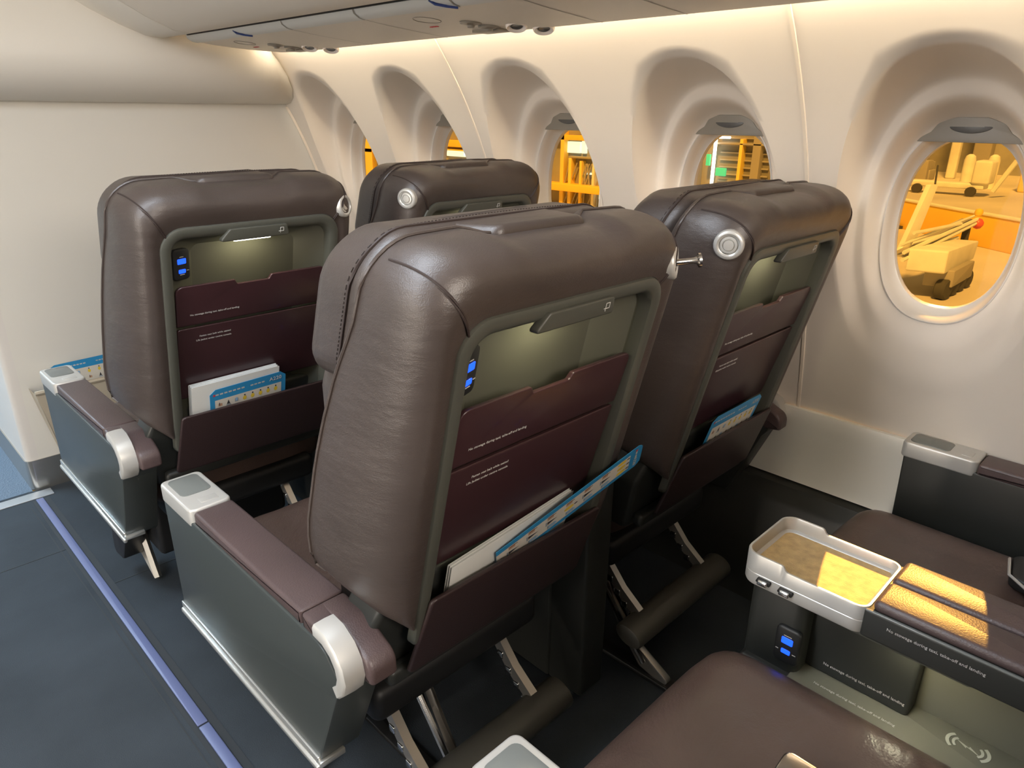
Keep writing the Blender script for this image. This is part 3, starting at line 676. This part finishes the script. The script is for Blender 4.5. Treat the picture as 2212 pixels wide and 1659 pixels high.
# ------------------------------------------------------------------ centre console
def make_console():
    global OFF
    root = empty('centre_console', (1.11, 1.0, 0), 'dark console with silver cocktail tray between the two foreground seats', 'console', 'centre consoles between paired seats'); OFF = Vector((1.11, 1.0, 0))
    bm = B(); box(bm, 1.032, 1.188, .90, 1.40, .06, .430, .008); box(bm, 1.125, 1.188, .90, 1.30, .425, .590, .004)
    fin(bm, 'body', M['char'], root)
    bm = B(); box(bm, 1.036, 1.118, .80, .905, .06, .645, .008); fin(bm, 'rear_panel', M['char'], root)
    bm = B(); box(bm, 1.030, 1.140, .90, 1.31, .424, .432, .002); fin(bm, 'shelf', M['shelf'], root)
    bm = B(); box(bm, 1.1235, 1.13, .90, 1.14, .428, .592, .001); fin(bm, 'niche_back', M['shelf'], root)
    bm = B(); box(bm, 1.086, 1.15, 1.130, 1.31, .430, .590, .008); bn = fin(bm, 'stowage_block', M['char'], root)
    bm = B(); box(bm, 1.046, 1.180, 1.300, 1.402, .40, .592, .018); fin(bm, 'front_pillar', M['char'], root)
    bm = B(); box(bm, 1.030, 1.192, .90, 1.212, .584, .634, .004); rail = fin(bm, 'upper_rail', M['char'], root)
    bm = B(); box(bm, 1.0285, 1.034, .90, 1.210, .6325, .6355, .001); fin(bm, 'edge_line', M['screen'], rail)
    for xa, xb in ((1.034, 1.108), (1.114, 1.188)):
        bm = B(); box(bm, xa, xb, .90, 1.203, .632, .652, .009); fin(bm, 'arm_pad', M['leather_side'], root)
    # texts read towards the rear on the aisle-side faces
    text_obj('No stowage during taxi, take-off and landing', .0074, 'notice_text', M['text'], rail, (1.0292, 1.176, .6135), (0, -1, 0), (0, 0, 1))
    text_obj('No stowage during taxi, take-off and landing', .0074, 'notice_text', M['text'], bn, (1.0852, 1.270, .452), (0, -1, 0), (0, 0, 1))
    text_obj('No stowage during taxi, take-off and landing', .0074, 'notice_text', M['text'], root, (1.052, 1.270, .4325), (0, -1, 0), (1, 0, 0))
    # tray
    ol = rpoly([(1.026, 1.206, .020), (1.194, 1.206, .020), (1.194, 1.416, .028), (1.026, 1.416, .028)], 8)
    if area(ol) < 0: ol = ol[::-1]
    def rim(y): return .636+.010*sstep(1.336, 1.346, y)
    def dens(pts):
        out = []
        for i in range(len(pts)):
            a = Vector(pts[i-1]); b = Vector(pts[i]); n = max(1, int((b-a).length/.004))
            for k in range(n): out.append(tuple(a+(b-a)*(k/n)))
        return out
    ol = dens(ol)
    bm = B(); rows = []
    for ins, zz in ((.006, .584), (.002, .586), (0, .590), (0, .6085), (.0008, .6095), (.0008, .6105), (0, .6115), (0, -.002), (.001, 0), (.0045, 0), (.0055, -.002), (.0062, .622), (.011, .620), (.0125, .6185)):
        rows.append([(u, v, rim(v)+zz if zz < .1 else zz) for u, v in (inset(ol, ins) if ins else ol)])
    vs = grid(bm, rows, True); bm.faces.new(vs[0][::-1])
    tr_ = fin(bm, 'cocktail_tray', M['silver'], root, angle=30)
    bm = B(); f = [bm.verts.new((u, v, .6187)) for u, v in inset(ol, .0125)]; bm.faces.new(f); fin(bm, 'tray_mat', M['gold'], tr_)
    for y in (1.372, 1.333):
        bm = B(); slab(bm, rpoly([(y-.012, .5965, .002), (y+.014, .5965, .002), (y+.010, .6065, .002), (y-.014, .6065, .002)], 3), -.001, .004, .001, lambda u, v, w: (1.026-w, u, v), 2); fin(bm, 'latch_recess', M['dark'], tr_)
        bm = B(); slab(bm, rpoly([(y-.009, .5955, .002), (y+.009, .5955, .002), (y+.008, .6045, .002), (y-.009, .6045, .002)], 3), .001, .009, .002, lambda u, v, w: (1.026-w, u, v), 3); fin(bm, 'release_latch', M['chrome'], tr_)
    # usb module
    mm = lambda u, v, w: (1.046-w, u, v)
    bm = B(); slab(bm, rrect(1.298, 1.342, .452, .524, .009, 5), -.004, .008, .004, mm, 3); us = fin(bm, 'usb_panel', M['dark'], root)
    for z0, z1, wd in ((.492, .505, .010), (.472, .481, .008)):
        bm = B(); slab(bm, rrect(1.320-wd, 1.320+wd, z0, z1, .002, 3), .0075, .0090, .0003, mm, 1); fin(bm, 'usb_port', M['ledblue'], us)
    bm = B(); slab(bm, rrect(1.313, 1.327, .508, .5092, .0002, 1), .0078, .0086, 0, mm); slab(bm, rrect(1.333, 1.338, .476, .4772, .0002, 1), .0078, .0086, 0, mm); slab(bm, rrect(1.302, 1.308, .476, .4772, .0002, 1), .0078, .0086, 0, mm); fin(bm, 'usb_symbol', M['text'], us)
    # light under the rail, wireless charging mark on the shelf
    bm = B(); slab(bm, rpoly([(1.225, .580, .002), (1.06, .580, .002), (1.045, .586, .002), (1.24, .586, .002)], 2), 1.034, 1.060, .001, lambda u, v, w: (w, u, v), 1); lm = fin(bm, 'light_bar', M['olive'], rail)
    bm = B(); box(bm, 1.042, 1.052, 1.10, 1.17, .5785, .5803, .0005); fin(bm, 'light_strip', M['lightstrip'], rail)
    bm = B()
    cx_, cy_ = 1.092, 1.043
    for s in (1, -1):
        for r0, r1 in ((.012, .016), (.020, .025)):
            pts = [(r0*cos(a), r0*sin(a)) for a in [radians(-48+96*k/12) for k in range(13)]]+[(r1*cos(a), r1*sin(a)) for a in [radians(48-96*k/12) for k in range(13)]]
            slab(bm, [(cx_+v*.9, cy_+s*(.006+u)) for u, v in pts], .4322, .4328, 0, lambda u, v, w: (u, v, w))
    slab(bm, [(cx_-.010*q, cy_+.9*p) for p, q in ((.018, -.6), (.002, .35), (.002, .0), (-.018, .6), (-.002, -.35), (-.002, 0))], .4322, .4328, 0, lambda u, v, w: (u, v, w))
    fin(bm, 'charging_symbol', M['grille'], root)
    OFF = Vector(); return root
con = make_console(); cB = copy_tree(con); cA = copy_tree(con)
con.location = (1.11, 1.0-.96, 0)
cB.location = (1.11, 1.0, 0); cB['label'] = 'dark console between the two middle row seats, mostly hidden behind the near seatback'
cA.location = (1.11, 1.94, 0); cA['label'] = 'console between the two front row seats beyond the near seatback'

# small reading lamps of each recess (their own light)
for cx_, yy in ((AX, .9), (WXC, .9), (AX, 1.84), (WXC, 1.84)):
    light('recess_lamp', 'AREA', (cx_-.005, yy-.9+YR(1.076)+.013, 1.0735), (0.0, .55, -1), .22, (1.0, .93, .62), shape='RECTANGLE', size=.085, size_y=.008)
light('console_lamp', 'AREA', (1.047, 1.135-.96,   .5775), (.30, 0.0, -1), .21, (1.0, .92, .62), shape='RECTANGLE', size=.010, size_y=.07)

# ------------------------------------------------------------------ literature
def card(name, label, O, U, V, wU, hV, group='safety cards', curl=0.0, portrait=False):
    """plasticised safety card; O = lower left corner, U along the width, V up; pictures on its front"""
    global OFF
    U = Vector(U).normalized(); V = (Vector(V)-U*Vector(V).dot(U)).normalized(); Nn = U.cross(V)
    O = Vector(O); root = empty(name, O, label, 'safety card', group); OFF = Vector(O)
    def f(u, v, w): return O+U*u+V*v+Nn*(w+curl*sin(pi*u/wU))
    def sl(pts, w0, w1, n=None):
        bm = B(); N = 12
        return bm
    def plate(pts, w0, w1, nm, m, par):
        bm = B(); slab(bm, pts, w0, w1, 0, f); return fin(bm, nm, m, par, smooth=False)
    def dense(pts, st=.012):
        out = []
        for i in range(len(pts)):
            a = Vector(pts[i-1]); b = Vector(pts[i]); n = max(1, int((b-a).length/st))
            for k in range(n): out.append(tuple(a+(b-a)*(k/n)))
        return out
    def strips(u0, u1, v0, v1, w0, nm, m, par):
        bm = B(); n = 12
        grid(bm, [[f(u0+(u1-u0)*k/n, v, w0) for v in (v0, v1)] for k in range(n+1)]); return fin(bm, nm, m, par, smooth=False)
    # body (curled sheet with thickness)
    bm = B(); n = 14; rows = []
    for k in range(n+1):
        u = wU*k/n; top = hV-.012*max(0, 1-min(u, wU-u)/.012)**2
        rows.append([f(u, 0, -.0006), f(u, top, -.0006), f(u, top, .0002), f(u, 0, .0002)])
    vs = grid(bm, rows, True); bm.faces.new(vs[0]); bm.faces.new(vs[-1][::-1]); body = fin(bm, 'card_sheet', M['blue'], root, smooth=False)
    strips(.012, wU-.012, 0, hV-.032, .0005, 'picture_panel', M['cardw'], root)
    bm = B()
    for k in range(int(wU*.40/.011)): slabq(bm, f, .014+k*.011, .022+k*.011, hV-.018, hV-.0135, .0006)
    for k in range(4 if wU > .1 else 0): slabq(bm, f, wU*.52+k*.010, wU*.52+k*.010+.0075, hV-.018, hV-.014, .0006)
    fin(bm, 'header_print', M['text'], root, smooth=False)
    bm = B(); slabq(bm, f, .008, .013, hV-.019, hV-.013, .0006); fin(bm, 'header_emblem', M['red'], root, smooth=False)
    ts = .0155 if wU > .1 else .012
    text_obj('A220', ts, 'title_text', M['text'], root, f(wU-ts*2.9, hV-.0205, .0009), U, V)
    yb = B(); kb = B(); tb = B(); gb = B(); bb_ = B()
    fs = 1 if wU > .1 else 1.8
    for r in range(5 if hV < .2 else 7):
        for k in range(8 if wU > .1 else 3):
            u = .020+k*(wU-.040)/7.6 if wU > .1 else .013+k*.0145; v = hV-.052-.01*(fs-1)-r*.024*fs
            if v < .005: continue
            if (r == 0 and (k >= 3 or wU < .1)) or (r == 3 and k % 2): 
                e = [(u+.005*cos(t)+.005, v+(.0065*sin(t)+.004)*fs) for t in [2*pi*q/10 for q in range(10)]]; pf(yb, f, e, .0007)
                e = [(u+.0022*cos(t)+.005, v+(.0025*sin(t)+.013)*fs) for t in [2*pi*q/8 for q in range(8)]]; pf(kb, f, e, .0008)
            elif k % 3 == 1: 
                pf(kb, f, [(u, v), (u+.009, v), (u+.007, v+.006*fs), (u+.005, v+.013*fs), (u+.003, v+.008*fs)], .0007)
                slabq(gb, f, u-.001, u+.011, v-.004, v-.001, .0007)
            elif k % 3 == 2:
                slabq(gb, f, u, u+.009, v, v+.010*fs, .0007); slabq(bb_, f, u+.002, u+.007, v+.003, v+.012*fs, .0008)
            else:
                slabq(tb, f, u, u+.010, v, v+.008*fs, .0007); slabq(kb, f, u+.002, u+.004, v+.002, v+.011*fs, .0008)
    fin(yb, 'yellow_print', M['yellow'], root, smooth=False); fin(kb, 'dark_print', M['ink'], root, smooth=False)
    fin(tb, 'tan_print', M['tan'], root, smooth=False); fin(gb, 'grey_print', M['inkgrey'], root, smooth=False); fin(bb_, 'blue_print', M['inkblue'], root, smooth=False)
    OFF = Vector(); return root
def slabq(bm, f, u0, u1, v0, v1, w): pf(bm, f, [(u0, v0), (u1, v0), (u1, v1), (u0, v1)], w)
def pf(bm, f, pts, w): bm.faces.new([bm.verts.new(f(u, v, w)) for u, v in pts])
def magazine(label, O, U, V, wU, hV, th, grp='magazines in the seat pockets'):
    global OFF
    U = Vector(U).normalized(); V = (Vector(V)-U*Vector(V).dot(U)).normalized(); Nn = U.cross(V); O = Vector(O)
    root = empty('magazine', O, label, 'magazine', grp); OFF = Vector(O)
    f = lambda u, v, w: O+U*u+V*v-Nn*w
    bm = B(); slab(bm, rrect(.0015, wU-.002, 0, hV-.0015, .001, 1), .0006, th-.0006, 0, f)
    fin(bm, 'pages', M['paperedge'], root, smooth=False)
    for k in range(3):
        bm = B(); slab(bm, rrect(0, wU, 0, hV-.0007*k, .002, 2), th*k/2-.0003, th*k/2+.0004, 0, f); fin(bm, 'cover' if k != 1 else 'divider_sheet', M['paper'], root, smooth=False)
    OFF = Vector(); return root
PU = (0, -.29, .957)
# near aisle seat: magazine and a card curling out of the pocket
magazine('thick white magazine leaning in the near seat pocket', (.592, .7455, .575), (1, 0, .085), (-.02, -.29, .957), .285, .128, .009)
card('safety_card', 'long blue safety card sticking out sideways from the near seat pocket', (.675, .7085, .680), (.35, .34, -.88), (.330, -.034, .066), .066, .345)
# front aisle seat
magazine('white magazine in the pocket of the front aisle seat', (.568, 1.6800, .59), (1, .0, .01), (.03, -.29, .957), .225, .150, .016)
card('safety_card', 'blue A220 safety card with yellow figures in the front aisle seat pocket', (.612, 1.6735, .60), (1, 0, .03), (.10, -.29, .957), .200, .118)
# window seat
card('safety_card', 'blue safety card in the pocket of the middle row window seat', (1.325, .7335, .60), (1, 0, .0), (.30, -.28, .92), .225, .130)
# bulkhead pocket with its card
bp = empty('bulkhead_pocket', (.90, BULK-.03, .1), 'beige literature pocket fixed low on the bulkhead', 'literature pocket'); OFF = Vector(bp.location)
bm = B(); slab(bm, rpoly([(.505, .115, .01), (1.30, .115, .01), (1.34, .405, .012), (.452, .405, .012)], 4), 0, .012, .004, lambda u, v, w: (u, BULK-.052-.05*(v-.115)/.29+w, v), 3); fin(bm, 'pocket_front', M['beige'], bp)
bm = B(); tube(bm, [(.452, BULK-.102, .406), (1.34, BULK-.102, .406)], .008, 6); fin(bm, 'pocket_rim', M['beige'], bp)
for s, xa, xb in ((0, .452, .505), (1, 1.34, 1.30)):
    bm = B(); grid(bm, [[(xa, BULK-.10, .405), (xa, BULK-.002, .40)], [(xb, BULK-.055, .115), (xb, BULK-.002, .115)]]); fin(bm, 'pocket_gusset', M['beige'], bp)
OFF = Vector()
card('safety_card', 'blue safety card standing in the bulkhead pocket beyond the front armrest', (.520, BULK-.055, .26), (1, 0, .02), (.03, .0, .98), .30, .220)
magazine('white booklet behind the safety card in the bulkhead pocket', (.500, BULK-.035, .26), (1, 0, .0), (.0, .0, .98), .28, .205, .008)

# ------------------------------------------------------------------ outside: apron at night
G = -2.5
bm = B(); box(bm, 2.6, 140, -60, 160, G-.1, G); tag(fin(bm, 'floor_apron', M['apron'], smooth=False), kind='structure')
def P2(a, b, n): return [(a[0]+(b[0]-a[0])*k/n, a[1]+(b[1]-a[1])*k/n) for k in range(n+1)]
d = Vector((28.86-25.4, 9.25-4.47, 0)).normalized(); nrm = Vector((d.y, -d.x, 0))
a0 = Vector((25.4, 4.47, G))-d*4; 
br = empty('jet_barrier', tuple(a0), 'long orange barrier wall standing on the apron outside the right window', 'barrier'); OFF = Vector(a0)
bm = B(); slab(bm, [(0, 0), (10.6, 0), (10.6, .98), (0, .98)], 0, .25, .02, lambda u, v, w: a0+d*u+Vector((0, 0, v))+nrm*w, 2); fin(bm, 'barrier_panel', M['xorange'], br)
bm = B(); slab(bm, [(0, .96), (10.6, .96), (10.6, 1.02), (0, 1.02)], -.03, .28, .01, lambda u, v, w: a0+d*u+Vector((0, 0, v))+nrm*w, 2); fin(bm, 'top_rail', M['xcream'], br)
for u in (2.2, 5.4, 8.9):
    bm = B(); slab(bm, [(u, 0), (u+.35, 0), (u+.35, .10), (u, .10)], -.12, .02, 0, lambda a, b, w: a0+d*a+Vector((0, 0, b))+nrm*w); fin(bm, 'foot', M['xdark'], br)
OFF = Vector()
# belt loader on the near apron
bl = empty('belt_loader', (18.6, 4.7, G), 'cream airport belt loader with raised boom outside the right window', 'belt loader'); OFF = Vector((18.6, 4.7, G))
bm = B(); slab(bm, rpoly([(0, -.0, .05), (2.6, 0, .05), (2.75, .42, .05), (0, .50, .05)], 3), -.45, .45, .03, lambda u, v, w: Vector((17.3, 4.55, G+.62))+Vector((.965, .02, 0))*u+Vector((-.3, 1, 0))*w*.8+Vector((0, 0, v)), 2); fin(bm, 'chassis', M['xcream'], bl)
bm = B(); slab(bm, rpoly([(0, 0, .03), (1.7, 0, .03), (1.7, .38, .03), (0, .38, .03)], 3), -.35, .35, .03, lambda u, v, w: Vector((17.7, 4.35, G+.28))+Vector((.99, .02, 0))*u+Vector((-.3, 1, 0))*w*.8+Vector((0, 0, v)), 2); fin(bm, 'underbody', M['xgrey'], bl)
for k in range(4):
    bm = B(); lathe(bm, [(0, 0), (.20, 0), (.23, .03), (.23, .20), (.20, .23), (0, .23)], (17.75+k*.55, 4.12, G+.23), (.15, 1, 0), 18); fin(bm, 'wheel', M['xdark'], bl)
p = Vector((17.0, 4.95, -1.62)); q = Vector((21.2, 4.62, -1.17))
for dz, dy, r in ((0, 0, .05), (.16, 0, .045), (.02, .35, .05), (.30, .1, .03)):
    bm = B(); tube(bm, [p+Vector((0, dy, dz)), q+Vector((0, dy, dz*.5))], r, 6); fin(bm, 'boom_rail', M['xcream'], bl)
bm = B(); grid(bm, [[p+Vector((0, 0, .06)), p+Vector((0, .36, .06))], [q+Vector((0, 0, .06)), q+Vector((0, .36, .06))]]); fin(bm, 'conveyor_belt', M['xgrey'], bl)
bm = B(); slab(bm, rpoly([(0, 0, .02), (.34, .0, .02), (.75, 1.55, .03), (.52, 1.55, .03)], 3), 0, .10, .01, lambda u, v, w: Vector((17.7, 5.25-.45*u, G+.85))+Vector((.85, 0, 0))*u+Vector((0, w, v)), 2); fin(bm, 'wind_screen', M['xcream'], bl)
bm = B(); tube(bm, [(18.4, 5.0, G+2.3), (19.2, 5.25, G+2.75)], .02, 6); fin(bm, 'aerial', M['xdark'], bl)
bm = B()
for k in range(3): tube(bm, [(17.6, 5.0, G+.95+.22*k), (20.1, 4.72, G+1.05+.17*k)], .04, 6)
fin(bm, 'side_rails', M['xcream'], bl)
bm = B(); lathe(bm, [(0, -.14), (.08, -.11), (.13, -.03), (.13, .04), (.08, .11), (0, .14)], (21.16, 4.60, -1.20), (0, 0, 1), 16); fin(bm, 'beacon', M['xred'], bl)
bm = B(); lathe(bm, [(0, -.10), (.08, -.07), (.10, 0), (.08, .07), (0, .10)], (21.2, 4.64, -.93), (0, 0, 1), 16); fin(bm, 'beacon', M['xorange'], bl)
bm = B(); box(bm, 20.7, 20.85, 4.65, 4.8, -2.2, -1.25, .02); fin(bm, 'mast', M['xdark'], bl)
OFF = Vector()
# dollies, bollards and columns further out
for k, (x, y, lab) in enumerate(((44.5, 13.6, 'left bollard beyond the orange barrier'), (46.2, 11.1, 'middle bollard beyond the orange barrier'), (46.8, 10.1, 'right bollard beyond the orange barrier'))):
    bm = B(); lathe(bm, [(.30, 0), (.30, 1.5), (.24, 1.72), (.1, 1.82), (0, 1.83)], (x*1.03, y*1.03, G), (0, 0, 1), 14); tag(fin(bm, 'bollard', M['xcream']), 'pale round-topped '+lab, 'bollard', 'bollards on the apron')
for k, (x, y, r, lab) in enumerate(((54, 13.9, .45, 'slim pale column left of the wide one in the distance'), (56, 12.8, .85, 'wide grey column in the distance behind the dollies'))):
    bm = B(); box(bm, x-r*.6, x+r*.6, y-r*.6, y+r*.6, G, 9, .1); tag(fin(bm, 'column', M['xcream'] if k == 0 else M['xgrey']), lab, 'column', 'columns of the terminal')
dl = empty('baggage_dolly', (43, 11.4, G), 'low pale baggage dolly parked beyond the orange barrier', 'baggage dolly'); OFF = Vector((43, 11.4, G))
bm = B(); box(bm, 42.6, 43.6, 9.4, 12.9, G+.35, G+.62, .05); fin(bm, 'deck', M['xcream'], dl)
bm = B(); box(bm, 42.5, 43.7, 9.2, 10.0, G+.6, G+1.75, .12); fin(bm, 'end_panel', M['xcream'], dl)
for y in (9.9, 12.4):
    bm = B(); lathe(bm, [(0, 0), (.24, 0), (.24, .25), (0, .25)], (42.4, y, G+.24), (1, 0, 0), 14); fin(bm, 'wheel', M['xdark'], dl)
bm = B(); tube(bm, [(42.8, 9.0, G+.3), (42.8, 8.3, G+1.8)], .12, 8); fin(bm, 'handle', M['xcream'], dl)
OFF = Vector()
bm = B(); box(bm, 47, 48.5, 7.6, 8.8, G, G+2.0, .1); tag(fin(bm, 'cargo_crate', M['xyellow']), 'yellow crate standing at the right behind the baggage dolly', 'crate')
for x, y, lab in ((42.5, 14.6, 'pile of pale ground equipment at the far left of the right window'), (51.5, 15.4, 'second heap of equipment behind the left bollard')):
    bm = B()
    for k in range(9): 
        xx, yy = x+random.uniform(-.8, .8), y+random.uniform(-1, 1); s = random.uniform(.25, .6); box(bm, xx-s, xx+s, yy-s, yy+s, G, G+random.uniform(.5, 1.5), .05)
    tag(fin(bm, 'ground_equipment', M['xgrey']), lab, 'ground equipment', kind='stuff')
# terminal building behind the forward windows
tm = empty('terminal_building', (26, 40, G), 'amber lit terminal building seen through the forward windows', 'building'); OFF = Vector((26, 40, G))
bm = B(); box(bm, 24.6, 34, 11.8, 110, G, 10); fin(bm, 'wall', M['xwall'], tm, smooth=False)
bm = B(); box(bm, 60, 70, -20, 60, G, 10); fin(bm, 'rear_wing', M['xwall'], tm, smooth=False)
bm = B(); box(bm, 23.9, 24.6, 18.9, 24.0, -1.86, -1.56, .03); fin(bm, 'canopy_beam', M['xorange'], tm)
for y0, y1, z0, z1, mm, nm in ((20.5, 21.2, -.30, .16, 'xlit', 'lit_window'), (20.2, 20.4, -.30, .20, 'xlit', 'lit_window'), (19.75, 19.95, -.30, .20, 'xlit', 'lit_window'), (19.95, 20.2, .06, .22, 'xlit', 'lit_window'),
        (18.9, 20.15, -1.14, -1.07, 'xlit', 'lit_window'), (19.15, 19.35, -2.1, -1.8, 'xlit', 'lit_window'), (18.7, 18.95, -2.1, -1.8, 'xlit', 'lit_window'), (27.9, 29.3, -.80, -.52, 'xlit', 'lit_window'), (34.1, 35.3, -1.5, -.98, 'xgrey', 'door_panel'), (34.2, 34.7, -1.5, -1.1, 'xlit', 'lit_window')):
    bm = B(); box(bm, 24.45, 24.62, y0, y1, z0, z1, .01); fin(bm, nm, M[mm], tm)
for y, w_, z1, mm in ((21.36, .10, 3, 'xyellow'), (27, .25, 3, 'xgrey'), (36.1, .35, 3, 'xyellow'), (34.9, .2, 3, 'xorange'), (13.0, .06, .5, 'xyellow'), (14.75, .12, 3, 'xgrey'), (12.4, .15, 3, 'xgrey'), (22.6, .3, 3, 'xgrey'), (20.9, .08, -.5, 'xyellow'), (20.3, .06, -.6, 'xyellow'), (19.6, .06, -.4, 'xcream')):
    bm = B(); box(bm, 24.3, 24.6, y-w_, y+w_, G, z1, .01); fin(bm, 'pillar', M[mm], tm)
for y0, y1, z0, z1, mm in ((27.0, 29.6, -.34, -.02, 'xorange'), (24.5, 29.6, -.52, -.46, 'xyellow'), (12, 14.2, .30, .36, 'xgrey'), (33, 37, -.9, -.7, 'xorange'), (18.5, 22, .22, .42, 'xorange'), (18.8, 21.0, -.5, -.42, 'xgrey')):
    bm = B(); box(bm, 24.3, 24.6, y0, y1, z0, z1, .01); fin(bm, 'cross_beam', M[mm], tm)
for z in [G+.25*k for k in range(1, 14)]:
    bm = B(); box(bm, 24.52, 24.6, 12.0, 13.9, z, z+.05); fin(bm, 'mesh_bar', M['xgrey'], tm, smooth=False)
bm = B()
for k in range(14): tube(bm, [(24.4, 18.6+.22*k, -2.4), (24.4, 18.6+.22*k+random.uniform(-.9, .9), -.7)], .035, 5)
fin(bm, 'lattice', M['xgrey'], tm)
for y0, y1, z0, z1, mm in ((13.93, 14.03, -1.2, .50, 'xtube'), (13.42, 13.98, .50, .58, 'xtube'), (27.0, 27.22, -.58, -.38, 'xblue'), (27.4, 27.7, -.72, -.58, 'xblue'), (14.12, 14.28, -.45, -.05, 'xgreen'), (13.45, 13.85, -.78, -.5, 'xgreen')):
    bm = B(); box(bm, 24.2, 24.3, y0, y1, z0, z1, .02); fin(bm, 'lamp', M[mm], tm)
OFF = Vector()
